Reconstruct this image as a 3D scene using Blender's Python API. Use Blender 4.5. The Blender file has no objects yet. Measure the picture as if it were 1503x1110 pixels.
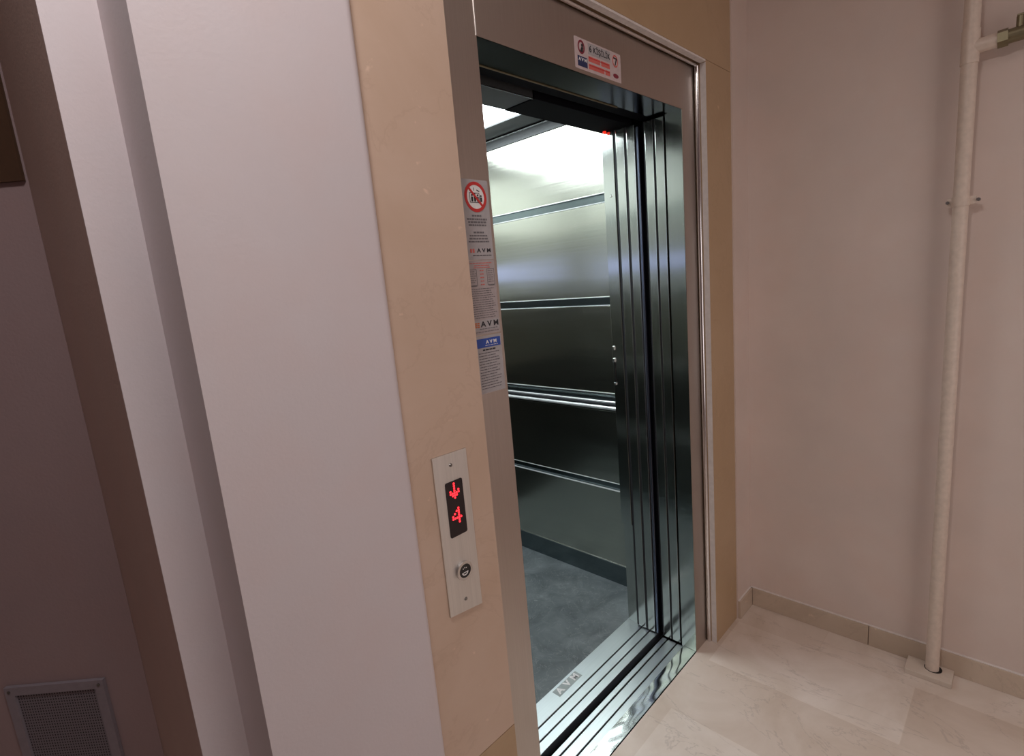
import bpy, bmesh, math, random
from mathutils import Vector, Matrix
random.seed(7)
S = bpy.context.scene
C = S.collection
PI = math.pi

# ------------------------------------------------------------------ materials
def nm(name):
    m = bpy.data.materials.new(name); m.use_nodes = True
    nt = m.node_tree; b = nt.nodes['Principled BSDF']
    return m, nt, b
def N(nt, t, **kw):
    n = nt.nodes.new(t)
    for k, v in kw.items(): setattr(n, k, v)
    return n
def coords(nt, scale=(1,1,1), rot=(0,0,0), loc=(0,0,0)):
    g = N(nt, 'ShaderNodeNewGeometry'); mp = N(nt, 'ShaderNodeMapping')
    mp.inputs['Scale'].default_value = scale; mp.inputs['Rotation'].default_value = rot
    mp.inputs['Location'].default_value = loc
    nt.links.new(g.outputs['Position'], mp.inputs['Vector'])
    return mp.outputs['Vector']
def noise(nt, vec, scale, detail=4, rough=.55, dist=0):
    n = N(nt, 'ShaderNodeTexNoise'); n.inputs['Scale'].default_value = scale
    n.inputs['Detail'].default_value = detail; n.inputs['Roughness'].default_value = rough
    n.inputs['Distortion'].default_value = dist
    nt.links.new(vec, n.inputs['Vector']); return n.outputs['Fac']
def ramp(nt, fac, stops):
    r = N(nt, 'ShaderNodeValToRGB'); e = r.color_ramp.elements
    while len(e) < len(stops): e.new(.5)
    for i, (p, c) in enumerate(stops):
        e[i].position = p; e[i].color = (*c, 1) if len(c) == 3 else c
    nt.links.new(fac, r.inputs['Fac']); return r.outputs['Color']
def mix(nt, a, b, fac, mode='MIX'):
    m = N(nt, 'ShaderNodeMix', data_type='RGBA', blend_type=mode)
    for sock, v in ((m.inputs[0], fac), (m.inputs[6], a), (m.inputs[7], b)):
        if hasattr(v, 'node'): nt.links.new(v, sock)
        elif isinstance(v, (int, float)): sock.default_value = v
        else: sock.default_value = (*v, 1)
    return m.outputs[2]
def bump(nt, b, h, strength=.1, dist=.01):
    n = N(nt, 'ShaderNodeBump'); n.inputs['Strength'].default_value = strength
    n.inputs['Distance'].default_value = dist
    nt.links.new(h, n.inputs['Height']); nt.links.new(n.outputs['Normal'], b.inputs['Normal'])
def plain(name, col, rough=.5, metal=0, emit=None, es=1):
    m, nt, b = nm(name)
    v = coords(nt); f = noise(nt, v, 60, 2)
    nt.links.new(ramp(nt, f, [(.3, tuple(c*.93 for c in col)), (.7, tuple(min(1, c*1.05) for c in col))]), b.inputs['Base Color'])
    b.inputs['Roughness'].default_value = rough; b.inputs['Metallic'].default_value = metal
    if emit:
        b.inputs['Emission Color'].default_value = (*emit, 1); b.inputs['Emission Strength'].default_value = es
    return m
def plaster(name, col, var=.06, bs=.12):
    m, nt, b = nm(name)
    v = coords(nt)
    a = noise(nt, v, 2.2, 5, .6)
    c1 = tuple(c*(1-var) for c in col); c2 = tuple(min(1, c*(1+var)) for c in col)
    base = ramp(nt, a, [(.3, c1), (.7, c2)])
    g = noise(nt, v, 7, 3)
    base = mix(nt, base, (col[0]*1.02, col[1]*.95, col[2]*.92), ramp(nt, g, [(.45, (0,0,0)), (.75, (.5,.5,.5))]))
    nt.links.new(base, b.inputs['Base Color'])
    b.inputs['Roughness'].default_value = .62
    bump(nt, b, noise(nt, v, 160, 3), bs, .002)
    return m
def marble(name, c1, c2, vein, rough=.3, scale=1.0, off=(0,0,0)):
    m, nt, b = nm(name)
    v = coords(nt, scale=(scale,)*3, loc=off)
    a = noise(nt, v, 3.5, 6, .6, .6)
    base = ramp(nt, a, [(.3, c1), (.7, c2)])
    w = noise(nt, v, 2.3, 7, .62, 1.2)
    base = mix(nt, base, vein, ramp(nt, w, [(.487, (0,0,0)), (.5, (.3,.3,.3)), (.513, (0,0,0))]))
    sp = noise(nt, v, 26, 4, .6, .3)
    base = mix(nt, base, tuple(min(1, c*1.3) for c in c2), ramp(nt, sp, [(.66, (0,0,0)), (.74, (.7,.7,.7))]))
    nt.links.new(base, b.inputs['Base Color'])
    b.inputs['Roughness'].default_value = rough
    return m
def floor_marble(name):
    m, nt, b = nm(name)
    # bricks run along world y (0.6 m), rows step along world x (0.297 m), half bond
    v0 = coords(nt)
    sep = N(nt, 'ShaderNodeSeparateXYZ'); cmb = N(nt, 'ShaderNodeCombineXYZ')
    nt.links.new(v0, sep.inputs[0])
    ax = N(nt, 'ShaderNodeMath', operation='ADD'); ax.inputs[1].default_value = 10*.594 - .002
    ay = N(nt, 'ShaderNodeMath', operation='ADD'); ay.inputs[1].default_value = 12.0 + .055
    nt.links.new(sep.outputs[0], ax.inputs[0]); nt.links.new(sep.outputs[1], ay.inputs[0])
    nt.links.new(ay.outputs[0], cmb.inputs[0]); nt.links.new(ax.outputs[0], cmb.inputs[1])
    br = N(nt, 'ShaderNodeTexBrick'); br.offset = .5; br.offset_frequency = 2
    br.inputs['Scale'].default_value = 1; br.inputs['Brick Width'].default_value = .6
    br.inputs['Row Height'].default_value = .297; br.inputs['Mortar Size'].default_value = .0012
    br.inputs['Mortar Smooth'].default_value = .3
    br.inputs['Color1'].default_value = (.65,.545,.47,1); br.inputs['Color2'].default_value = (.78,.695,.635,1)
    br.inputs['Mortar'].default_value = (.70,.60,.52,1)
    nt.links.new(cmb.outputs[0], br.inputs['Vector'])
    a = noise(nt, v0, 4, 6, .6, .6)
    col = mix(nt, br.outputs['Color'], ramp(nt, a, [(.3, (.80,.74,.68)), (.7, (1.0,.98,.97))]), 1.0, 'MULTIPLY')
    w = noise(nt, coords(nt, scale=(3.2,1,1), rot=(0,0,.5)), 1.6, 6, .6, 1.0)
    col = mix(nt, col, (.27,.21,.18), ramp(nt, w, [(.492, (0,0,0)), (.5, (.30,.30,.30)), (.508, (0,0,0))]))
    nt.links.new(col, b.inputs['Base Color'])
    b.inputs['Roughness'].default_value = .32
    bump(nt, b, noise(nt, v0, 30, 3), .03, .002)
    return m
def steel(name, col=(.60,.60,.58), rough=.2, stretch=(40,2,300), wave=.0, wscale=(.6,.5,3.5), var=.1, fine=.02):
    m, nt, b = nm(name)
    b.inputs['Metallic'].default_value = 1
    v = coords(nt, scale=stretch)
    f = noise(nt, v, 1, 3)
    lo = tuple(c*(1-var) for c in col)
    nt.links.new(ramp(nt, f, [(.3, lo), (.7, col)]), b.inputs['Base Color'])
    rr = N(nt, 'ShaderNodeMapRange'); rr.inputs[3].default_value = rough*.8; rr.inputs[4].default_value = rough*1.25
    nt.links.new(f, rr.inputs[0]); nt.links.new(rr.outputs[0], b.inputs['Roughness'])
    b1 = N(nt, 'ShaderNodeBump'); b1.inputs['Strength'].default_value = max(fine, 0); b1.inputs['Distance'].default_value = .002
    nt.links.new(f, b1.inputs['Height'])
    last = b1
    if not fine: nt.links.remove(b1.inputs['Height'].links[0])
    if wave:
        w = noise(nt, coords(nt, scale=wscale), 1.5, 2, .4, .4)
        b2 = N(nt, 'ShaderNodeBump'); b2.inputs['Strength'].default_value = wave; b2.inputs['Distance'].default_value = .03
        nt.links.new(w, b2.inputs['Height']); nt.links.new(b1.outputs['Normal'], b2.inputs['Normal']); last = b2
    nt.links.new(last.outputs['Normal'], b.inputs['Normal'])
    return m
def vinyl(name):
    m, nt, b = nm(name)
    v = coords(nt)
    base = ramp(nt, noise(nt, v, 7, 7, .65, .8), [(.3, (.068,.080,.086)), (.7, (.160,.180,.188))])
    w = noise(nt, v, 11, 6, .6, 1.5)
    base = mix(nt, base, (.27,.29,.29), ramp(nt, w, [(.49, (0,0,0)), (.5, (.5,.5,.5)), (.51, (0,0,0))]))
    sp = noise(nt, v, 24, 5, .65, 1)
    base = mix(nt, base, (.30,.31,.31), ramp(nt, sp, [(.66, (0,0,0)), (.72, (.6,.6,.6))]))
    nt.links.new(base, b.inputs['Base Color']); b.inputs['Roughness'].default_value = .42
    return m
def mesh_grille(name):
    m, nt, b = nm(name)
    tc = N(nt, 'ShaderNodeTexCoord'); mp = N(nt, 'ShaderNodeMapping')
    nt.links.new(tc.outputs['UV'], mp.inputs['Vector'])
    chk = N(nt, 'ShaderNodeTexBrick'); chk.offset = 0
    chk.inputs['Scale'].default_value = 1; chk.inputs['Brick Width'].default_value = .0062
    chk.inputs['Row Height'].default_value = .0075; chk.inputs['Mortar Size'].default_value = .0018
    chk.inputs['Color1'].default_value = (.012,.012,.014,1); chk.inputs['Color2'].default_value = (.02,.02,.022,1)
    chk.inputs['Mortar'].default_value = (.20,.175,.20,1)
    nt.links.new(mp.outputs[0], chk.inputs['Vector'])
    nt.links.new(chk.outputs['Color'], b.inputs['Base Color']); b.inputs['Roughness'].default_value = .6
    bump(nt, b, chk.outputs['Fac'], .4, .002)
    return m

M = {}
M['plaster']   = plaster('lilac_white_plaster', (.66,.60,.62), .03)
M['plaster_r'] = plaster('warm_lit_plaster', (.665,.55,.495), .06)  # same plaster as the left pier, warmer light put into its colour
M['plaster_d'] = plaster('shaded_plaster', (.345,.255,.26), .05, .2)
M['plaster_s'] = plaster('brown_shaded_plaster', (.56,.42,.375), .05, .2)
M['ceiling']   = plaster('ceiling_paint', (.7,.66,.64), .03)
M['marbleL']   = marble('beige_marble', (.57,.41,.305), (.64,.48,.38), (.49,.34,.25))
M['marbleR']   = marble('honey_marble', (.44,.295,.17), (.50,.345,.21), (.38,.25,.145), off=(3,1,2))
M['marbleB']   = marble('baseboard_marble', (.49,.385,.295), (.62,.50,.40), (.40,.31,.24), off=(1,5,2))
M['baseTile']  = marble('pale_tile_marble', (.60,.50,.42), (.72,.62,.54), (.50,.41,.34), off=(2,2,1))
M['caulk']     = plain('pale_grout', (.72,.66,.63), .7)
M['floor']     = floor_marble('cream_marble_tiles')
M['frame']     = steel('brushed_frame_steel', (.56,.50,.46), .33, (300,40,3), var=.08)
M['edge']      = steel('polished_edge_steel', (.78,.76,.76), .14, (300,300,3), var=.05)
M['door']      = steel('satin_door_steel', (.60,.62,.58), .16, (300,300,4), fine=.005, wave=.05, wscale=(1,1,3), var=.08)
M['carwall']   = steel('brushed_car_steel', (.62,.625,.55), .2, (10,1.2,220), wave=.20, wscale=(.6,.35,2.6), fine=0, var=.05)
M['carwall2']  = steel('dim_car_steel', (.55,.57,.54), .3, (40,2,300), wave=.15, fine=.004)
M['carup']    = plain('pale_reflected_tone', (.50,.51,.47), .35)  # tones for the unseen car walls, set for the reflections they give
M['carmid']   = plain('mid_reflected_tone', (.21,.21,.19), .3)
M['carlow']   = steel('dark_reflected_tone', (.10,.105,.10), .3, (40,2,300), wave=.1, fine=.004)
M['carlow2']  = steel('dusky_reflected_tone', (.24,.235,.20), .35, (40,2,300), wave=.2, fine=0)
M['recess']    = steel('dark_recess_steel', (.20,.24,.25), .2, (40,2,300))
M['bright']    = steel('bright_trim_steel', (.88,.90,.90), .22, (40,2,300), var=.03)
M['trimline']  = plain('bright_trim_line', (.80,.82,.82), .3, .35)
M['rail']      = plain('polished_rail', (.90,.91,.91), .25, .55)
M['soffit']    = steel('soffit_steel', (.045,.052,.038), .18, (3,40,300))
M['sill']      = steel('aluminium_sill', (.62,.67,.715), .38, (3,200,40), var=.08)
M['mirror']    = steel('polished_threshold', (.66,.69,.72), .10, (1,1,1), wave=0, var=.02, fine=0)
M['black']     = plain('black_void', (.006,.006,.008), .8)
M['rubber']    = plain('dark_rubber', (.02,.02,.024), .5)
M['blueblack'] = steel('dark_blue_seal', (.22,.25,.34), .3, (300,300,3))
M['vinyl']     = vinyl('slate_vinyl')
M['carceil']   = plain('dark_ceiling_panel', (.055,.058,.06), .4)
M['lightpanel']= plain('white_light_panel', (.9,.93,.93), .5, 0, (.87,.965,1.0), 13.0)
M['lavender']  = plain('lavender_glow', (.42,.45,.72), .4, 0, (.42,.46,.85), .38)  # added glow that makes the violet band in the steel
M['redled']    = plain('red_indicator', (.7,.02,.01), .4, 0, (1,.03,.01), .9)
M['black'].node_tree.nodes['Principled BSDF'].inputs['Specular IOR Level'].default_value = .05
M['led']       = plain('red_led_dots', (.8,.02,.03), .4, 0, (1,.02,.03), 3.0)
M['display']   = plain('black_display_glass', (.012,.003,.004), .5)
M['plate']     = steel('panel_steel', (.74,.70,.66), .48, (300,40,4), var=.10)
M['screw']     = plain('screw_steel', (.25,.24,.23), .3, .9)
M['chrome']    = plain('chrome_bezel', (.72,.72,.72), .15, 1)
M['blackcap']  = plain('black_button_cap', (.012,.012,.013), .35)
M['white']     = plain('white_print', (.80,.78,.78), .5)
M['stickerG']  = plain('silver_grey_label', (.40,.375,.385), .45)
M['stickerP']  = plain('pinkish_grey_label', (.40,.345,.345), .5)
M['stickerW']  = plain('pale_pink_label', (.56,.45,.45), .5)
M['red']       = plain('red_print', (.55,.03,.03), .5)
M['redsoft']   = plain('soft_red_print', (.62,.13,.11), .5)
M['maroon']    = plain('maroon_print', (.22,.02,.04), .5)
M['orange']    = plain('orange_print', (.55,.16,.05), .5)
M['blue']      = plain('blue_print', (.025,.075,.36), .5)
M['navy']      = plain('navy_print', (.02,.03,.10), .5)
M['ink']       = plain('black_print', (.02,.02,.025), .5)
M['inkgrey']   = plain('grey_print', (.14,.13,.14), .5)
M['pipe']      = plain('painted_pipe', (.68,.56,.475), .42)
M['brass']     = plain('dull_brass', (.22,.185,.11), .4, .6)
M['ventframe'] = plain('grey_vent_plastic', (.27,.235,.265), .5)
M['grille']    = mesh_grille('vent_mesh')
M['brown']     = plain('dark_brown_tone', (.07,.035,.018), .55)
M['badge']     = plain('etched_badge', (.36,.39,.39), .5, .4)
M['hole']      = plain('pipe_hole_dark', (.02,.016,.014), .9)

# ------------------------------------------------------------------ mesh helpers
def box(bm, x0, x1, y0, y1, z0, z1, bev=0, seg=2):
    r = bmesh.ops.create_cube(bm, size=1)
    vs = r['verts']
    bmesh.ops.scale(bm, vec=(abs(x1-x0), abs(y1-y0), abs(z1-z0)), verts=vs)
    bmesh.ops.translate(bm, vec=((x0+x1)/2, (y0+y1)/2, (z0+z1)/2), verts=vs)
    if bev:
        es = list({e for v in vs for e in v.link_edges})
        bmesh.ops.bevel(bm, geom=es, offset=bev, segments=seg, affect='EDGES', profile=.5)
    return bm
def cyl(bm, p0, p1, r0, r1=None, n=24, caps=True):
    r1 = r0 if r1 is None else r1
    p0, p1 = Vector(p0), Vector(p1); d = p1-p0
    rot = d.to_track_quat('Z', 'Y').to_matrix().to_4x4()
    bmesh.ops.create_cone(bm, cap_ends=caps, segments=n, radius1=r0, radius2=r1, depth=d.length,
                          matrix=Matrix.Translation((p0+p1)/2) @ rot)
    return bm
def tube(bm, pts, r, n=20):
    for a, b in zip(pts, pts[1:]): cyl(bm, a, b, r, n=n)
    for p in pts[1:-1]:
        bmesh.ops.create_uvsphere(bm, u_segments=n, v_segments=12, radius=r, matrix=Matrix.Translation(p))
    return bm
def ring(bm, c, ax, ro, ri, t, n=40, sx=1, sz=1):
    # flat ring facing -y (ax='y'), centre c, outer/inner radius, thickness t
    c = Vector(c); lay = []
    for rad, yy in ((ro, -t), (ri, -t), (ri, 0), (ro, 0)):
        lay.append([bm.verts.new(c + Vector((sx*rad*math.cos(2*PI*k/n), yy, sz*rad*math.sin(2*PI*k/n)))) for k in range(n)])
    for i in range(4):
        a, b = lay[i], lay[(i+1) % 4]
        for k in range(n):
            bm.faces.new((a[k], a[(k+1) % n], b[(k+1) % n], b[k]))
    return bm
def prism(bm, pts, z0, z1):
    lo = [bm.verts.new((x, y, z0)) for x, y in pts]; hi = [bm.verts.new((x, y, z1)) for x, y in pts]
    n = len(pts)
    for i in range(n): bm.faces.new((lo[i], lo[(i+1) % n], hi[(i+1) % n], hi[i]))
    bm.faces.new(hi); bm.faces.new(lo[::-1])
    return bm
def poly(bm, pts, y, t=.0004):
    # flat outline in x,z raised from plane y towards the viewer (-y)
    f = [bm.verts.new((x, y-t, z)) for x, z in pts]; b = [bm.verts.new((x, y, z)) for x, z in pts]
    n = len(pts); bm.faces.new(f); bm.faces.new(b[::-1])
    for i in range(n): bm.faces.new((f[i], b[i], b[(i+1) % n], f[(i+1) % n]))
    return bm
def nb(): return bmesh.new()
def obj(name, bm, mat, parent=None, smooth=False, label=None):
    bmesh.ops.recalc_face_normals(bm, faces=bm.faces)
    org = Vector((0, 0, 0))
    q = parent
    while q is not None: org += q.location; q = q.parent
    if parent is None:
        # origin at the base centre of the thing
        xs = [v.co for v in bm.verts]
        org = Vector(((min(c.x for c in xs)+max(c.x for c in xs))/2, (min(c.y for c in xs)+max(c.y for c in xs))/2, min(c.z for c in xs)))
    bmesh.ops.translate(bm, vec=-org, verts=bm.verts)
    me = bpy.data.meshes.new(name); bm.to_mesh(me); bm.free()
    me.materials.append(mat)
    if smooth:
        for p in me.polygons: p.use_smooth = True
        me.set_sharp_from_angle(angle=math.radians(35))
    o = bpy.data.objects.new(name, me); C.objects.link(o)
    if parent is None: o.location = org
    else: o.parent = parent
    if label: o['label'] = label
    return o
def thing(name, label, cat, loc, group=None):
    o = bpy.data.objects.new(name, None); C.objects.link(o); o.location = loc
    o.empty_display_size = .1; o['label'] = label; o['category'] = cat; o['kind'] = 'thing'
    if group: o['group'] = group
    return o
def tag(o, label, cat): o['label'] = label; o['category'] = cat; o['kind'] = 'thing'; return o
def struct(name, bm, mat, parent=None):
    o = obj(name, bm, mat, parent); o['kind'] = 'structure'; return o
def text_bm(body, size, mat4, sx=1.0, ext=.0002, bold=.028, space=1.0):
    cu = bpy.data.curves.new('t', 'FONT'); cu.body = body; cu.size = size; cu.extrude = ext; cu.offset = bold*size; cu.space_character = space
    cu.align_x = 'CENTER'; cu.align_y = 'CENTER'; cu.resolution_u = 3
    o = bpy.data.objects.new('t', cu); C.objects.link(o)
    dg = bpy.context.evaluated_depsgraph_get(); dg.update()
    me = bpy.data.meshes.new_from_object(o.evaluated_get(dg))
    bm = nb(); bm.from_mesh(me)
    bmesh.ops.transform(bm, matrix=mat4 @ Matrix.Diagonal((sx, 1, 1, 1)), verts=bm.verts)
    bpy.data.objects.remove(o); bpy.data.curves.remove(cu); bpy.data.meshes.remove(me)
    return bm
def on_front(x, y, z): return Matrix.Translation((x, y, z)) @ Matrix.Rotation(PI/2, 4, 'X')
def word_lines(bm, x0, x1, ztop, rows, pitch, h, y, center=False, fill=.85, t=.0003):
    # rows of small word-like marks
    for r in range(rows):
        z = ztop - r*pitch
        w = (x1-x0)*(random.uniform(fill-.12, fill+.1) if rows > 1 else fill)
        a = (x0+x1)/2-w/2 if center else x0
        x = a
        while x < a+w-.002:
            L = min(random.uniform(.0035, .010), a+w-x)
            poly(bm, [(x, z-h), (x+L, z-h), (x+L, z), (x, z)], y, t)
            x += L+.0016
    return bm

# ------------------------------------------------------------------ setting
XR = 1.347       # right wall plane (baseboard face stands at 1.335)
YP = -.045       # plaster plane right of / above the lift
ZC = 2.75
bm = nb(); box(bm, -2.6, XR+.12, -2.6, 0.0, -.1, 0.0)
prism(bm, [(-2.6,0.0),(-.72,0.0),(-.72,.62),(-2.2,2.1),(-2.6,2.1)], -.1, 0.0)
struct('floor', bm, M['floor'])
bm = nb(); box(bm, -2.6, XR+.12, -2.6, 2.1, ZC, ZC+.1); struct('ceiling', bm, M['ceiling'])
bm = nb(); box(bm, XR, XR+.12, -2.6, 0.06, 0, ZC); struct('wall_right', bm, M['plaster_r'])
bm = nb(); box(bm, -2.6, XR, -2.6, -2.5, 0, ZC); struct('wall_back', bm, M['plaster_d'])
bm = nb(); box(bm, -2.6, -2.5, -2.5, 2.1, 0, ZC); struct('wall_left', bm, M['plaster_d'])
# wall to the left of the lift: stepped plaster pier with a rounded outer corner beside the marble
XE, XS, XW = -.322, -.640, -.707
Y5, Y3 = -.055, .085
rc = .016
arc = [(XE-rc+rc*math.sin(a), Y5+rc-rc*math.cos(a)) for a in [k*PI/16 for k in range(9)]]
out = [(XS, Y5)] + arc + [(XE, .05), (-.5, Y3+.003), (XW, Y3+.003), (XW, Y3), (XS, Y3)]
bm = nb(); prism(bm, out, 0, ZC); o = struct('wall_front_left', bm, M['plaster'])
for p in o.data.polygons: p.use_smooth = True
o.data.set_sharp_from_angle(angle=math.radians(40))
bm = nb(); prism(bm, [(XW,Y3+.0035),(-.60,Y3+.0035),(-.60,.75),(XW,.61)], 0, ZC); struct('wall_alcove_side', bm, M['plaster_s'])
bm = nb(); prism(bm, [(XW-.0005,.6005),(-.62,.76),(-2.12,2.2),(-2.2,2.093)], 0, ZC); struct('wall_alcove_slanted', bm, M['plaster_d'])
# plaster beside and above the marble on the right
bm = nb()
box(bm, 1.205, XR, YP, .055, 0, 2.42)
box(bm, XE, XR, YP, .055, 2.42, ZC)
struct('wall_front_right', bm, M['plaster_r'])
# marble surround (proud of the steel frame)
YM = -.04
bm = nb()
box(bm, XE, -.118, YM, .05, .458, 2.42)
struct('trim_1', bm, M['marbleL'])
bm = nb(); box(bm, XE, -.118, YM-.0006, .05, 0, .4565); struct('trim_2', bm, M['marbleR'])
bm = nb(); box(bm, 1.005, 1.2045, YM, .05, 0, 2.157); struct('trim_3', bm, M['marbleR'])
bm = nb(); box(bm, -.1175, 1.2045, YM, .05, 2.1585, 2.4195); struct('trim_4', bm, M['marbleR'])
# pale grouted edge round the steel frame
bm = nb()
box(bm, 1.0035, 1.0048, YM+.0005, -.020, 0, 2.150)
box(bm, -.117, 1.0048, YM+.0005, -.020, 2.152, 2.158)
struct('trim_5', bm, M['caulk'])
# baseboards
def bb(name, parts):
    bm = nb()
    for a in parts: box(bm, *a)
    struct(name, bm, M['marbleB'])
bb('baseboard_right', [(1.335, XR, -.488, YP-.012, 0, .081, .0015), (1.335, XR, -2.5, -.490, 0, .081, .0015)])
bb('baseboard_front', [(1.206, 1.335, YP-.012, YP, 0, .081, .0015)])
bm = nb(); box(bm, 1.3385, XR, -2.49, YP-.002, .0812, .0832); box(bm, 1.206, 1.338, YP-.006, YP, .0812, .0832)
struct('trim_6', bm, M['caulk'])

# flat dark brown panel high in the alcove (on the slanted wall)
nrm = Vector((-1, -1, 0)).normalized(); du = Vector((-1, 1, 0)).normalized(); P0 = Vector((XW-.0005, .6005, 0))
def slant(u, d, z): return P0 + du*u + nrm*d + Vector((0, 0, z))
def slant_box(bm, u0, u1, d0, d1, z0, z1):
    vs = [bm.verts.new(slant(u, d, z)) for u in (u0, u1) for d in (d0, d1) for z in (z0, z1)]
    for f in ((0,1,3,2),(4,6,7,5),(0,4,5,1),(2,3,7,6),(0,2,6,4),(1,5,7,3)): bm.faces.new([vs[i] for i in f])
    return bm
bm = nb(); slant_box(bm, .004, .9, .001, .008, 1.775, 2.6)
o = obj('dark_panel', bm, M['brown']); tag(o, 'flat dark brown panel high up at the far left edge of the picture', 'board')

# ------------------------------------------------------------------ vent grille
t = thing('vent_grille', 'grey square vent grille with fine mesh low on the shadowed left wall', 'vent', slant(.212, .001, .30))
u0, u1, z0, z1, fw = .095, .331, .34, .649, .022
bm = nb()
slant_box(bm, u0, u1, .001, .010, z1-fw, z1); slant_box(bm, u0, u1, .001, .010, z0, z0+fw)
slant_box(bm, u0, u0+fw, .001, .010, z0+fw, z1-fw); slant_box(bm, u1-fw, u1, .001, .010, z0+fw, z1-fw)
obj('vent_frame', bm, M['ventframe'], t)
bm = nb()
vs = [bm.verts.new(slant(u, .005, z)) for u, z in ((u0+fw, z0+fw), (u1-fw, z0+fw), (u1-fw, z1-fw), (u0+fw, z1-fw))]
f = bm.faces.new(vs); uvl = bm.loops.layers.uv.new('UVMap')
for l, uv in zip(f.loops, ((0,0),(u1-u0-2*fw,0),(u1-u0-2*fw,z1-z0-2*fw),(0,z1-z0-2*fw))): l[uvl].uv = uv
obj('vent_mesh', bm, M['grille'], t)
for uu in (u0+.011, u1-.011):
    bm = nb(); cyl(bm, slant(uu, .010, z1-.011), slant(uu, .012, z1-.011), .0035, n=12); obj('screw', bm, M['screw'], t)

# ------------------------------------------------------------------ landing door frame
F = thing('elevator_door_frame', 'brushed steel elevator door frame set in the beige marble surround', 'door frame', (.45, .03, 0))
bm = nb(); box(bm, -.116, 0, 0, .060, 0, 2.1455, .0006); obj('jamb', bm, M['frame'], F)
bm = nb(); box(bm, .907, 1.0, 0, .060, 0, 2.0003); obj('jamb', bm, M['frame'], F)
bm = nb(); box(bm, .0008, 1.0, 0, .047, 2.0004, 2.1455); obj('header', bm, M['frame'], F)
bm = nb(); box(bm, .9055, .9069, .001, .0595, .002, 1.9995); obj('jamb_reveal', bm, M['door'], F)
bm = nb(); box(bm, .001, .9055, .0008, .0466, 1.9994, 2.0006); obj('header_soffit', bm, M['soffit'], F)
# rounded polished edge strip along the right jamb and header
bm = nb()
cyl(bm, (1.0005, -.010, 0), (1.0005, -.010, 2.146), .0075, n=20)
cyl(bm, (-.116, -.010, 2.1475), (1.0, -.010, 2.1475), .0050, n=16)
obj('edge_strip', bm, M['edge'], F, True)
bm = nb(); box(bm, -.0015, .0005, -.0012, .001, 2.001, 2.145); obj('joint_seam', bm, M['bright'], F, label='thin bright joint between left jamb and header')

# ------------------------------------------------------------------ landing doors, retracted to the right
D = thing('elevator_landing_door', 'pair of satin steel landing door panels slid open behind the right jamb', 'door', (1.15, .102, 0))
for y0, y1 in ((.0665, .0995), (.1065, .1385)):
    bm = nb(); box(bm, .906, 1.34, y0, y1, .010, 1.997, .0016); p = obj('door_panel', bm, M['door'], D)
    bm = nb(); box(bm, .9045, .9058, y0+.0006, y0+.0022, .012, 1.995); obj('edge_bead', bm, M['bright'], p)
    bm = nb(); box(bm, .9075, .93, y1+.0002, y1+.0050, .010, 1.997); obj('edge_seal', bm, M['rubber'], p)

K = thing('door_track_cover', 'dark steel door track cover above the open doorway behind the frame header', 'door track', (.45, .09, 2.0))
bm = nb(); box(bm, .003, 1.34, .0478, .112, 2.004, 2.20); obj('cover', bm, M['soffit'], K)
bm = nb(); cyl(bm, (.003, .113, 2.003), (.70, .113, 2.003), .0022, n=10); obj('cover_edge', bm, M['brass'], K, label='golden edge line')
bm = nb(); box(bm, .003, 1.34, .118, .168, 2.01, 2.30); obj('dark_shaft_block', bm, M['black'], K)  # black box standing in for the shaft's darkness above the gap

# ------------------------------------------------------------------ landing sill
T = thing('landing_sill', 'grooved aluminium landing sill with polished front strip on the marble floor', 'door sill', (.45, .07, 0))
def sill_profile(bm, ys, grooves, x0, x1, zt, depth=.008):
    # flat tracks separated by grooves
    prev = ys[0]
    for a, b in grooves + [(ys[1], None)]:
        box(bm, x0, x1, prev, a, -.03, zt, .0008, 1)
        prev = b
    return bm
bm = nb(); sill_profile(bm, (.054, .144), [(.0785, .0840), (.1195, .1255)], .002, .9045, .002); obj('track', bm, M['sill'], T)
bm = nb(); box(bm, .002, .9045, .0612, .14, -.032, -.004); obj('groove_bed', bm, M['black'], T)
bm = nb()
n = 10; x0, x1 = .002, .9045
prof = [(.0035 + (.0535-.0035)*k/n, .0005 + .0022*math.sin(PI/2*k/n)) for k in range(n+1)]
NX = 160
grid = [[bm.verts.new((x0+(x1-x0)*i/NX, y, .001+z + .0005*math.sin(PI*(y-.0035)/.05)*math.sin(2*PI*(x0+(x1-x0)*i/NX)/.15 + 40*y))) for y, z in prof] for i in range(NX+1)]
for i in range(NX):
    for k in range(n): bm.faces.new((grid[i][k], grid[i+1][k], grid[i+1][k+1], grid[i][k+1]))
obj('front_strip', bm, M['mirror'], T, True, label='polished wavy front strip')
G = nb(); box(G, -.1, 1.34, .1445, .1715, -.30, -.03); o = obj('shaft_gap', G, M['black']); o.name = 'trim_7'; o['kind'] = 'structure'
for xx in (.30, .46, .62, .78):
    bm = nb(); cyl(bm, (xx, .152, -.030), (xx, .152, -.027), .0022, n=10); obj('rivet', bm, M['screw'], T)

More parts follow.
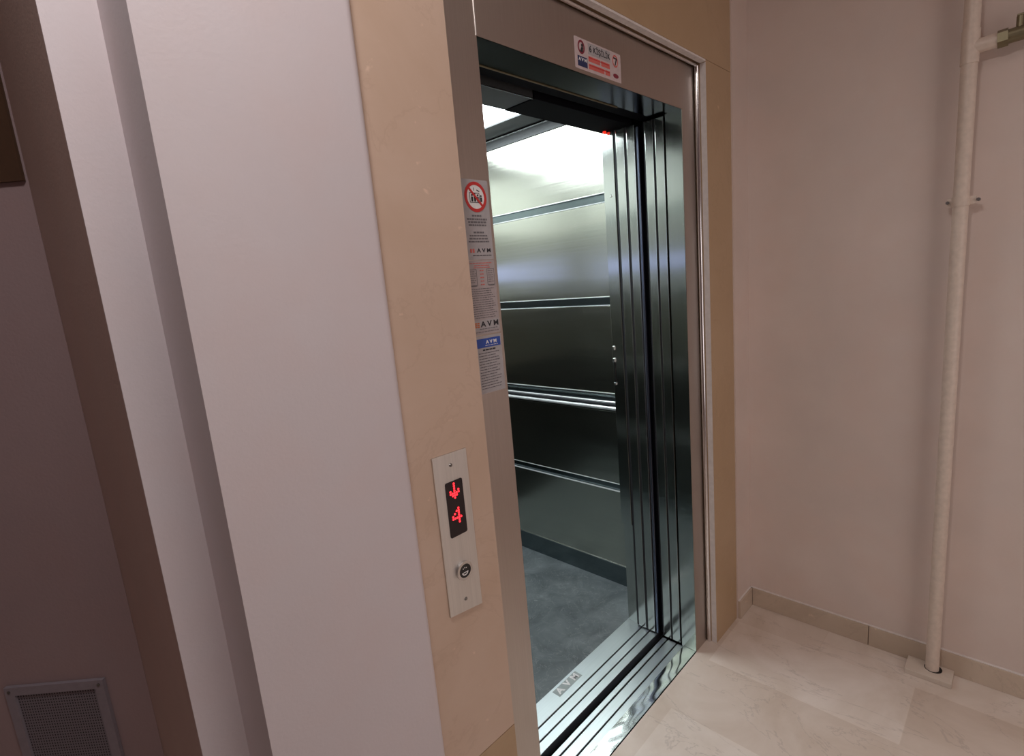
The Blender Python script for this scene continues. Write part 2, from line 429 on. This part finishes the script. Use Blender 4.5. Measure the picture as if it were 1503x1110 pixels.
# ------------------------------------------------------------------ elevator car
A = thing('elevator_car', 'lit stainless steel elevator car standing open behind the doorway', 'elevator', (.45, .95, 0))
XC, XL, YF, YB, HC = 1.134, -.16, .318, 1.62, 2.205
bm = nb(); box(bm, XL, XC+.03, .3215, YB+.03, -.04, 0.0); obj('car_floor', bm, M['vinyl'], A)
def side_wall(xw, sgn, mats):
    # sgn=+1: right wall (body to +x);  -1: left wall
    w = obj('side_wall', box(nb(), xw+sgn*.012, xw+sgn*.03, YF, YB, 0, HC), M['recess'], A)
    zs = [(.102, .480), (.522, .870 if sgn > 0 else .913), (.957, 1.354), (1.395, 1.792), (1.833, 2.147)]
    for a, b in zs:
        x0, x1 = sorted((xw, xw+sgn*.012))
        obj('wall_panel', box(nb(), x0, x1, YF+.002, YB-.002, a, b, .0012), mats[0 if a > 1.8 else (1 if a > 1.38 else (3 if a > .93 else 2))], w)
    for a, b in ((.480, .522), (.913, .957), (1.354, 1.395), (1.792, 1.833)):
        bm = nb()
        for z in ((b-.0030,) if a > .9 and a < .92 and sgn > 0 else (a+.0008, b-.0030)):
            x0, x1 = sorted((xw-sgn*.0018, xw+sgn*.008)); box(bm, x0, x1, YF+.002, YB-.002, z, z+.0030)
        obj('trim_line', bm, M['trimline'], w)
    x0, x1 = sorted((xw-sgn*.004, xw+sgn*.012))
    obj('skirting', box(nb(), x0, x1, YF+.002, YB-.002, .0005, .0995), M['recess'], w)
    obj('skirting_edge', box(nb(), x0, x1, YF+.002, YB-.002, .0996, .1015), M['bright'], w)
    obj('cornice', box(nb(), x0, x1, YF+.002, YB-.002, 2.149, 2.188), M['carceil'], w)
    obj('cornice_line', box(nb(), x0, x1, .70, YB-.002, 2.1885, 2.194), M['bright'], w)
    return w
side_wall(XC, 1, [M['carwall']]*4)
wl = side_wall(XL, -1, [M['carup'], M['carmid'], M['carlow'], M['carlow2']])  # unseen wall, panel tones graded to shape what the steel reflects
obj('reflected_glow_strip', box(nb(), XL, XL+.004, .44, 1.50, 1.505, 1.575), M['lavender'], wl, label='unseen lavender glowing strip added for its reflection')  # added out of view, not a display; its glow shows in the reflections
bm = nb(); box(bm, XL+.001, XC-.001, YB-.0015, YB+.02, 0.0005, HC); rw = obj('rear_wall', bm, M['carup'], A)  # unseen rear wall, its panel tones also set for the reflections
bm = nb(); box(bm, XL+.005, XC-.005, YB-.008, YB-.0016, 1.4005, 1.80); obj('middle_panel', bm, M['carmid'], rw)
bm = nb(); box(bm, XL+.10, XC-.10, YB-.011, YB-.0082, 1.515, 1.585); obj('reflected_glow_strip', bm, M['lavender'], rw, label='unseen lavender glowing strip added for its reflection')  # second added glow, reflected in the right wall
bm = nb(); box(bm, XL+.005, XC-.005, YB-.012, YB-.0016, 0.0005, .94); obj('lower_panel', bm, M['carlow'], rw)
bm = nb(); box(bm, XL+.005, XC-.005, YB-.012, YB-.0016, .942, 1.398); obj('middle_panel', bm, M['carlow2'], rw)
# ceiling: dark frame with lit panels
bm = nb()
box(bm, XL, XC-.005, YF+.001, .750, 2.20, 2.235)
box(bm, .985, XC-.005, .750, YB-.013, 2.20, 2.235)
box(bm, XL, .04, .750, YB-.013, 2.20, 2.235)
box(bm, .04, .985, 1.42, YB-.013, 2.20, 2.235)
ce = obj('car_ceiling', bm, M['carceil'], A)
for a, b in ((.042, .983),):
    obj('light_panel', box(nb(), a, b, .752, 1.418, 2.206, 2.235), M['lightpanel'], ce)
bm = nb(); box(bm, 1.055, 1.062, .675, .748, 2.197, 2.2); obj('ceiling_slot', bm, M['bright'], ce)
bm = nb(); box(bm, XL-.03, XC+.03, YF, YB+.03, 2.236, 2.26); obj('car_roof', bm, M['black'], A)
# handrail on the right wall
H = obj('handrail', box(nb(), XC-.034, XC+.011, .40, YB-.1, .9075, .9115), M['rubber'], A)
bm = nb(); cyl(bm, (XC-.034, .345, .924), (XC-.034, YB-.05, .924), .0045, n=16); obj('rail', bm, M['rail'], H, True)
bm = nb(); cyl(bm, (XC-.034, .345, .8955), (XC-.034, YB-.05, .8955), .0085, n=16); obj('rail', bm, M['rail'], H, True)
# front return wall beside the doors
bm = nb(); box(bm, .922, XC-.001, .266, .3172, .0005, HC-.006, .0015); R_ = obj('front_return', bm, M['door'], A)
bm = nb(); 
bm = nb(); box(bm, XL+.001, -.002, .266, .3172, .0005, HC-.006, .0015); obj('front_return', bm, M['door'], A)
bm = nb(); box(bm, .905, .9215, .2665, .3165, .462, 2.000, .0015); L_ = obj('light_curtain', bm, M['door'], A)
bm = nb(); cyl(bm, (.906, .2860, 1.775), (.9015, .2860, 1.775), .0055, .0035, n=16); obj('screw', bm, M['chrome'], L_)
for z, r in ((1.203, .006), (1.155, .006), (1.06, .004)):
    bm = nb(); box(bm, .8985, .9048, .303, .313, z-r*1.3, z+r*1.3, .0015); obj('clip', bm, M['chrome'], L_)
bm = nb(); box(bm, .9005, .9047, .306, .311, 1.066, 1.146); obj('cable_loop', bm, M['recess'], L_)
# car header
bm = nb(); box(bm, XL+.001, .40, .200, .3172, 2.004, HC-.006, .0015); hd = obj('car_header', bm, M['carceil'], A)
bm = nb(); box(bm, .402, .9215, .196, .3172, 2.002, HC-.006, .0015); obj('door_hanger', bm, M['black'], A)
bm = nb(); box(bm, XL+.01, .40, .1985, .2015, 2.0015, 2.0045); obj('header_edge', bm, M['bright'], hd)
bm = nb(); bmesh.ops.create_uvsphere(bm, u_segments=14, v_segments=10, radius=.0065, matrix=Matrix.Translation((.893, .293, 1.9985)))
obj('indicator_light', bm, M['redled'], A, True, label='small red indicator light')
# car doors
for y0, y1 in ((.1785, .2115), (.2210, .2560)):
    bm = nb(); box(bm, .906, 1.34, y0, y1, .010, 1.999, .0016); p = obj('car_door_panel', bm, M['door'], A)
    bm = nb(); box(bm, .9045, .9058, y0+.0006, y0+.0022, .012, 1.997); obj('edge_bead', bm, M['bright'], p)
    bm = nb(); box(bm, .9075, .93, y1+.0002, y1+.0085, .010, 1.999); obj('edge_seal', bm, M['rubber'], p)
bm = nb(); box(bm, .9105, .94, .1655, .1765, .005, 1.99, .002); obj('door_seal', bm, M['blueblack'], A)
bm = nb(); box(bm, .93, .95, .1455, .1653, .005, 2.0); obj('gap_filler', bm, M['black'], A)
# car sill
bm = nb(); sill_profile(bm, (.172, .3210), [(.2030, .2085), (.2420, .2475)], -.1, 1.0, .0025); obj('car_sill', bm, M['sill'], A)
bm = nb(); box(bm, -.1, 1.0, .178, .315, -.034, -.006); obj('sill_groove_bed', bm, M['black'], A)
bm = nb(); box(bm, .392, .528, .2745, .3105, .00255, .0030, .0002, 1); E_ = obj('sill_emblem', bm, M['badge'], A, label='grey plate lettered A V M on the sill')
for ch, xx in (('A', .416), ('V', .460), ('M', .503)):
    obj('letter', text_bm(ch, .036, Matrix.Translation((xx, .2925, .00335)), 1.1, .0003, .04), M['white'], E_)

# ------------------------------------------------------------------ call panel
YW = YM
B = thing('call_button_panel', 'steel elevator call panel with red down arrow and 4 on the marble', 'call panel', (-.223, YW, .815))
bm = nb(); poly(bm, [(-.2665, .822), (-.1795, .810), (-.1800, 1.164), (-.2670, 1.166)], YW-.0003, .0035); obj('faceplate', bm, M['plate'], B)
yp = YW-.0039
def rrect(x0, x1, z0, z1, r, n=5):
    pts = []
    for cx, cz, a0 in ((x1-r, z1-r, 0), (x0+r, z1-r, PI/2), (x0+r, z0+r, PI), (x1-r, z0+r, 1.5*PI)):
        pts += [(cx+r*math.cos(a0+PI/2*k/n), cz+r*math.sin(a0+PI/2*k/n)) for k in range(n+1)]
    return pts
bm = nb(); poly(bm, rrect(-.2435, -.1990, .9880, 1.1065, .004), yp, .0008); ds = obj('display', bm, M['display'], B)
def dots(rows, x0, z0, dx, dz, r):
    bm = nb()
    for j, row in enumerate(rows):
        for i, ch in enumerate(row):
            if ch == '#':
                c = (x0+i*dx, yp-.0010, z0-j*dz)
                ring(bm, c, 'y', r, .00002, .0006, 10)
    return bm
arrow = ['..#..', '..#..', '..#..', '#.#.#', '#####', '.###.', '..#..']
four  = ['...#.', '..##.', '.#.#.', '#..#.', '#####', '...#.', '...#.']
obj('down_arrow', dots(arrow, -.2325, 1.1005, .0052, .0050, .0023), M['led'], ds)
obj('numeral_four', dots(four, -.2325, 1.0465, .0052, .0050, .0023), M['led'], ds)
for xx, zz in ((-.2235, 1.140), (-.2225, .843)):
    bm = nb(); cyl(bm, (xx, yp, zz), (xx, yp-.0018, zz), .0040, .0030, n=14); sc = obj('screw', bm, M['screw'], B)
cx, cz = -.2205, .9085
bm = nb(); ring(bm, (cx, yp, cz), 'y', .0205, .0150, .006, 40); bt = obj('call_button', bm, M['chrome'], B, True)
bm = nb(); cyl(bm, (cx, yp, cz), (cx, yp-.0048, cz), .0151, n=36); obj('button_cap', bm, M['blackcap'], bt)
ys = yp-.0049
bm = nb()
semi = [(cx+.0085*math.cos(a), cz-.003+.0075*math.sin(a)) for a in [PI+PI*k/14 for k in range(15)]]
inner = [(cx+.0052*math.cos(a), cz-.0045+.0038*math.sin(a)) for a in [2*PI-PI*k/14 for k in range(15)]]
for i in range(14):
    a, b = semi[i], semi[i+1]; c, d = inner[14-i-1], inner[14-i]
    poly(bm, [a, b, c, d], ys, .0004)
poly(bm, [(cx-.0085, cz-.003), (cx+.0085, cz-.003), (cx+.0052, cz-.0047), (cx-.0052, cz-.0047)], ys, .0004)
for k in (-1, 0, 1): ring(bm, (cx+k*.0042, ys, cz+.0065-abs(k)*.0012), 'y', .0013, .0001, .0004, 10)
obj('button_symbol', bm, M['white'], bt)

# ------------------------------------------------------------------ stickers on the left jamb
ys = -.0002
def backing(bm, x0, x1, z0, z1): return poly(bm, rrect(x0, x1, z0, z1, .002, 3), ys, .0004)
yi = ys-.0005
S1 = thing('prohibition_sticker', 'silver sticker with red no-entry ring round crowded figures, topmost on left jamb', 'sticker', (-.048, -.0002, 1.545))
obj('backing', backing(nb(), -.089, -.0085, 1.545, 1.711), M['stickerG'], S1)
rcx, rcz = -.0465, 1.6755
bm = nb(); ring(bm, (rcx, yi, rcz), 'y', .0300, .0001, .0002, 48); obj('ring_field', bm, M['white'], S1)
bm = nb(); ring(bm, (rcx, yi-.0003, rcz), 'y', .0312, .0245, .0004, 48)
c45 = math.cos(PI/4); r_ = .026
poly(bm, [(rcx-r_*c45-.0018, rcz+r_*c45-.0018), (rcx+r_*c45-.0018, rcz-r_*c45-.0018), (rcx+r_*c45+.0018, rcz-r_*c45+.0018), (rcx-r_*c45+.0018, rcz+r_*c45+.0018)], yi-.0003, .0005)
obj('red_ring', bm, M['red'], S1)
bm = nb()
for a in [(-.017, -.013, -.0155, .008), (.010, .0115, -.0155, .008)]:
    poly(bm, [(rcx+a[0], rcz-.012), (rcx+a[0]+.0014, rcz-.012), (rcx+a[0]+.0014, rcz+.008), (rcx+a[0], rcz+.008)], yi-.0002, .0003)
poly(bm, [(rcx-.017, rcz+.0075), (rcx+.0114, rcz+.0075), (rcx+.0114, rcz+.0088), (rcx-.017, rcz+.0088)], yi-.0002, .0003)
poly(bm, [(rcx-.017, rcz-.012), (rcx+.0114, rcz-.012), (rcx+.0114, rcz-.0107), (rcx-.017, rcz-.0107)], yi-.0002, .0003)
for fx, h in ((-.010, .0), (-.002, .003), (.006, .0), (.0155, -.001)):
    ring(bm, (rcx+fx, yi-.0002, rcz+.0035+h), 'y', .0023, .0001, .0003, 12)
    poly(bm, [(rcx+fx-.0026, rcz-.0095), (rcx+fx+.0026, rcz-.0095), (rcx+fx+.0030, rcz+.0005+h), (rcx+fx-.0030, rcz+.0005+h)], yi-.0002, .0003)
poly(bm, [(rcx-.0045, rcz+.013), (rcx-.003, rcz+.013), (rcx-.003, rcz+.019), (rcx-.0045, rcz+.019)], yi-.0002, .0003)
poly(bm, [(rcx+.004, rcz+.0135), (rcx+.012, rcz+.0105), (rcx+.0125, rcz+.0125), (rcx+.0045, rcz+.0155)], yi-.0002, .0003)
obj('pictogram', bm, M['ink'], S1)
bm = nb()
word_lines(bm, -.063, -.030, 1.6385, 1, .006, .0034, yi, True, .9)
word_lines(bm, -.078, -.018, 1.6315, 3, .0062, .0036, yi, True, .95)
word_lines(bm, -.063, -.030, 1.6040, 1, .006, .0034, yi, True, .9)
word_lines(bm, -.078, -.018, 1.5970, 3, .0062, .0030, yi, True, .95)
obj('text_block', bm, M['inkgrey'], S1)
bm = text_bm('A V M', .0115, on_front(-.036, yi, 1.5640), 1.35); obj('logo_letters', bm, M['ink'], S1)
bm = nb(); word_lines(bm, -.070, -.014, 1.5545, 1, .004, .0014, yi, True, .98); obj('logo_line', bm, M['ink'], S1)
bm = nb(); poly(bm, [(-.076, 1.560), (-.071, 1.560), (-.071, 1.568), (-.076, 1.568)], yi, .0003); poly(bm, [(-.069, 1.560), (-.064, 1.560), (-.064, 1.568), (-.069, 1.568)], yi, .0003); obj('logo_mark', bm, M['redsoft'], S1)

S2 = thing('instruction_sticker', 'pinkish grey instruction sticker with boxes, small print and black AVM logo, middle on left jamb', 'sticker', (-.048, -.0002, 1.384))
obj('backing', backing(nb(), -.089, -.0085, 1.384, 1.5435), M['stickerP'], S2)
bm = nb(); word_lines(bm, -.082, -.014, 1.5385, 1, .005, .0014, yi, True, .98); word_lines(bm, -.075, -.020, 1.5335, 2, .0045, .0016, yi, True, .9); obj('red_heading', bm, M['redsoft'], S2)
bm = nb()
def frame_rect(bm, x0, x1, z0, z1, w=.0008):
    for a, b, c, d in ((x0,x1,z0,z0+w),(x0,x1,z1-w,z1),(x0,x0+w,z0,z1),(x1-w,x1,z0,z1)): poly(bm, [(a,c),(b,c),(b,d),(a,d)], yi, .0003)
bm.free()
for a, b in ((-.086, -.064), (-.034, -.012)):
    bm = nb(); frame_rect(bm, a, b, 1.4905, 1.525); word_lines(bm, a+.003, b-.002, 1.521, 6, .0046, .0012, yi, False, .9)
    obj('table_box', bm, M['inkgrey'], S2)
bm = nb(); word_lines(bm, -.056, -.042, 1.523, 5, .0075, .0022, yi, True, .8); obj('centre_marks', bm, M['redsoft'], S2)
bm = nb()
for a in (-.084, -.032): poly(bm, [(a, 1.4885), (a+.018, 1.4885), (a+.018, 1.4903), (a, 1.4903)], yi, .0003)
word_lines(bm, -.084, -.013, 1.4835, 14, .0048, .0013, yi, False, .92); obj('small_print', bm, M['inkgrey'], S2)
bm = nb(); poly(bm, rrect(-.087, -.0105, 1.3925, 1.4155, .0015, 3), yi, .0002); obj('logo_field', bm, M['stickerG'], S2)
bm = text_bm('A V M', .0165, on_front(-.039, yi-.0004, 1.4055), 1.25); obj('logo_letters', bm, M['ink'], S2)
bm = nb()
for k in range(2):
    for j in range(3): poly(bm, [(-.0835+k*.0075, 1.3995+j*.0040), (-.0775+k*.0075, 1.3995+j*.0040), (-.0775+k*.0075, 1.4025+j*.0040), (-.0835+k*.0075, 1.4025+j*.0040)], yi-.0003, .0003)
obj('logo_mark', bm, M['orange'], S2)
bm = nb(); word_lines(bm, -.072, -.016, 1.3965, 1, .004, .0016, yi-.0003, True, .96); word_lines(bm, -.083, -.013, 1.390, 1, .004, .0014, yi, True, .98); obj('logo_line', bm, M['inkgrey'], S2)

S3 = thing('notice_sticker', 'grey notice sticker with blue AVM box above ruled small print, lowest on left jamb', 'sticker', (-.048, -.0002, 1.252))
obj('backing', backing(nb(), -.089, -.0085, 1.252, 1.3805), M['stickerG'], S3)
bm = nb(); poly(bm, rrect(-.0845, -.0120, 1.3545, 1.3745, .001, 2), yi, .0003); obj('blue_box', bm, M['blue'], S3)
bm = text_bm('A V M', .0105, on_front(-.040, yi-.0005, 1.3655), 1.2); word_lines(bm, -.060, -.020, 1.3590, 1, .003, .0010, yi-.0004, True, .95); obj('logo_letters', bm, M['white'], S3)
bm = nb(); word_lines(bm, -.068, -.028, 1.3505, 1, .004, .0030, yi, True, .96); obj('heading', bm, M['ink'], S3)
bm = nb(); word_lines(bm, -.080, -.016, 1.3430, 14, .0061, .0017, yi, False, .9); obj('small_print', bm, M['inkgrey'], S3)

# ------------------------------------------------------------------ capacity sign on the header
S4 = thing('capacity_sticker', 'pale pink sticker reading 6 KİŞİLİK with red text on the frame header', 'sticker', (.444, -.0002, 2.010))
X0, X1, Z0, Z1 = .338, .548, 2.0095, 2.0835
obj('backing', poly(nb(), rrect(X0, X1, Z0, Z1, .003, 3), ys, .0004), M['stickerW'], S4)
bm = nb(); poly(bm, [(.396, 2.0525), (.497, 2.0525), (.497, 2.0795), (.396, 2.0795)], yi, .0002); obj('title_field', bm, M['stickerG'], S4)
bm = text_bm('6', .022, on_front(.4055, yi-.0004, 2.0655), .95, bold=.02); b2 = text_bm('KİŞİLİK', .0190, on_front(.4570, yi-.0004, 2.0655), .98, bold=.016, space=1.14)
me = bpy.data.meshes.new('x'); b2.to_mesh(me); bm.from_mesh(me); b2.free(); bpy.data.meshes.remove(me)
obj('title_letters', bm, M['ink'], S4)
bm = nb()
for zz in (2.0355, 2.0175):
    word = .396
    for L in ((.052, .040) if zz > 2.03 else (.070, .022)):
        poly(bm, [(word, zz), (word+L, zz), (word+L, zz+.0125), (word, zz+.0125)], yi, .0002); word += L+.005
obj('red_text_block', bm, M['redsoft'], S4)
bm = nb()
for zz in (2.0395, 2.0215): word_lines(bm, .398, .492, zz+.0062, 1, .004, .0022, yi-.0003, False, .98)
obj('red_text_marks', bm, M['red'], S4)
bm = nb(); ring(bm, (.3665, yi, 2.0625), 'y', .0155, .0105, .0003, 32, .95, 1.05); obj('left_ring', bm, M['maroon'], S4)
bm = nb(); ring(bm, (.3705, yi-.0001, 2.067), 'y', .0042, .0001, .0003, 12); poly(bm, [(.360, 2.0515), (.371, 2.0505), (.3755, 2.0625), (.368, 2.0640)], yi-.0001, .0003); obj('left_pictogram', bm, M['ink'], S4)
bm = nb(); poly(bm, [(.349, 2.0165), (.390, 2.0165), (.390, 2.0405), (.349, 2.0405)], yi, .0003); obj('navy_box', bm, M['navy'], S4)
bm = text_bm('A V M', .0105, on_front(.3700, yi-.0005, 2.0330), 1.25); obj('navy_box_letters', bm, M['white'], S4)
bm = nb(); ring(bm, (.5210, yi, 2.0615), 'y', .0150, .0115, .0003, 32, .9, 1.05); obj('right_ring', bm, M['redsoft'], S4)
bm = nb(); poly(bm, [(.5115, 2.067), (.5305, 2.0665), (.5300, 2.0700), (.5125, 2.0710)], yi-.0001, .0003); poly(bm, [(.5245, 2.0675), (.5295, 2.0675), (.5215, 2.0505), (.5175, 2.0505)], yi-.0001, .0003); obj('right_pictogram', bm, M['ink'], S4)
bm = nb(); ring(bm, (.5215, yi, 2.0240), 'y', .0060, .0001, .0003, 24, 2.2, .95); obj('dark_oval', bm, M['maroon'], S4)

# ------------------------------------------------------------------ pipe
px, py, pr = 1.303, -.687, .0195
W = thing('water_pipe', 'cream painted vertical pipe with side branch running up the right wall', 'pipe', (px, py, .022))
bm = nb(); cyl(bm, (px, py, .006), (px, py, 2.70), pr, n=32); obj('riser', bm, M['pipe'], W, True)
bm = nb(); cyl(bm, (px, py, 1.995), (px, py, 2.085), pr*1.10, n=32); cyl(bm, (px, py, 2.038), (px, py-.058, 2.040), pr*.98, n=28); obj('tee_joint', bm, M['pipe'], W, True)
bm = nb(); cyl(bm, (px, py-.058, 2.040), (px, py-.080, 2.041), .0235, n=6); cyl(bm, (px, py-.080, 2.041), (px, py-.125, 2.042), .0185, n=20); cyl(bm, (px, py-.125, 2.042), (px, py-.145, 2.043), .0235, n=6)
cyl(bm, (px, py-.102, 2.05), (px, py-.102, 2.085), .008, n=14); va = obj('valve', bm, M['brass'], W, label='dull brass valve on the branch')
bm = nb(); box(bm, px-.006, px+.006, py-.175, py-.095, 2.085, 2.091, .002); obj('valve_handle', bm, M['brass'], va)
bm = nb(); cyl(bm, (px, py-.145, 2.043), (px, py-.60, 2.048), .014, n=20); obj('branch', bm, M['pipe'], W, True)
bm = nb(); cyl(bm, (px, py, 1.600), (px, py, 1.628), pr+.0022, n=32)
box(bm, px-.004, px+.004, py+pr, py+pr+.012, 1.603, 1.626, .001); box(bm, px-.004, px+.004, py-pr-.016, py-pr, 1.603, 1.626, .001)
box(bm, px+pr-.002, XR-.001, py-.006, py+.006, 1.608, 1.621)
cl = obj('pipe_clamp', bm, M['pipe'], W, True)
for yy in (py+pr+.011, py-pr-.021):
    bm = nb(); cyl(bm, (px-.010, yy, 1.614), (px+.010, yy, 1.614), .0052, n=6); obj('clamp_bolt', bm, M['screw'], cl)
# marble tile piece round the pipe foot
bm = nb(); box(bm, 1.250, 1.3345, -.745, -.615, 0.0005, .018, .001)
o = obj('pipe_base_tile', bm, M['baseTile']); tag(o, 'small raised marble tile around the foot of the pipe by the right wall', 'tile')
bm = nb(); cyl(bm, (px+.003, py-.003, .0181), (px+.003, py-.003, .0189), .0255, n=28); h = obj('pipe_hole', bm, M['hole'], o)

# ------------------------------------------------------------------ lights
def area(name, loc, size, power, col, rot=(0,0,0), shape='DISK', sy=None):
    l = bpy.data.lights.new(name, 'AREA'); l.shape = shape; l.size = size
    if sy: l.size_y = sy
    l.energy = power; l.color = col
    o = bpy.data.objects.new(name, l); C.objects.link(o); o.location = loc; o.rotation_euler = rot; return o
area('ceiling_lamp_light', (-.80, -.50, 2.70), .30, 12.5, (1.0, .94, .92))
area('hall_fill_light', (.35, -1.9, 2.70), .5, 3.2, (1.0, .90, .84))  # added soft fill for the landing, no fixture behind it
area('rear_fill_light', (.1, -2.35, 1.15), 1.3, 9.0, (1.0, .93, .90), (PI/2, 0, -math.radians(12)), 'RECTANGLE', 1.5)  # added fill from behind the camera, not a window; lifts the lower right
w = bpy.data.worlds.new('World'); S.world = w; w.use_nodes = True
w.node_tree.nodes['Background'].inputs['Color'].default_value = (.5,.42,.38,1)
w.node_tree.nodes['Background'].inputs['Strength'].default_value = .02

# ------------------------------------------------------------------ camera
yaw, pitch, roll, fpx = .78490475, -.17759569, -.08737888, 775.884
c, s = math.cos, math.sin
f = Vector((s(yaw)*c(pitch), c(yaw)*c(pitch), s(pitch)))
r0 = Vector((c(yaw), -s(yaw), 0)); u0 = r0.cross(f)
r = c(roll)*r0 + s(roll)*u0; u = -s(roll)*r0 + c(roll)*u0
cam = bpy.data.cameras.new('camera'); co = bpy.data.objects.new('camera', cam); C.objects.link(co)
m = Matrix((r, u, -f)).transposed().to_4x4(); m.translation = (-.846, -.863, 1.49)
co.matrix_world = m
cam.sensor_fit = 'HORIZONTAL'; cam.sensor_width = 36; cam.lens = fpx/1503*36
cam.clip_start = .01
S.camera = co
S.view_settings.view_transform = 'Standard'
S.view_settings.look = 'None'
S.cycles.max_bounces = 16; S.cycles.glossy_bounces = 12; S.cycles.diffuse_bounces = 6
S.cycles.sample_clamp_indirect = 6
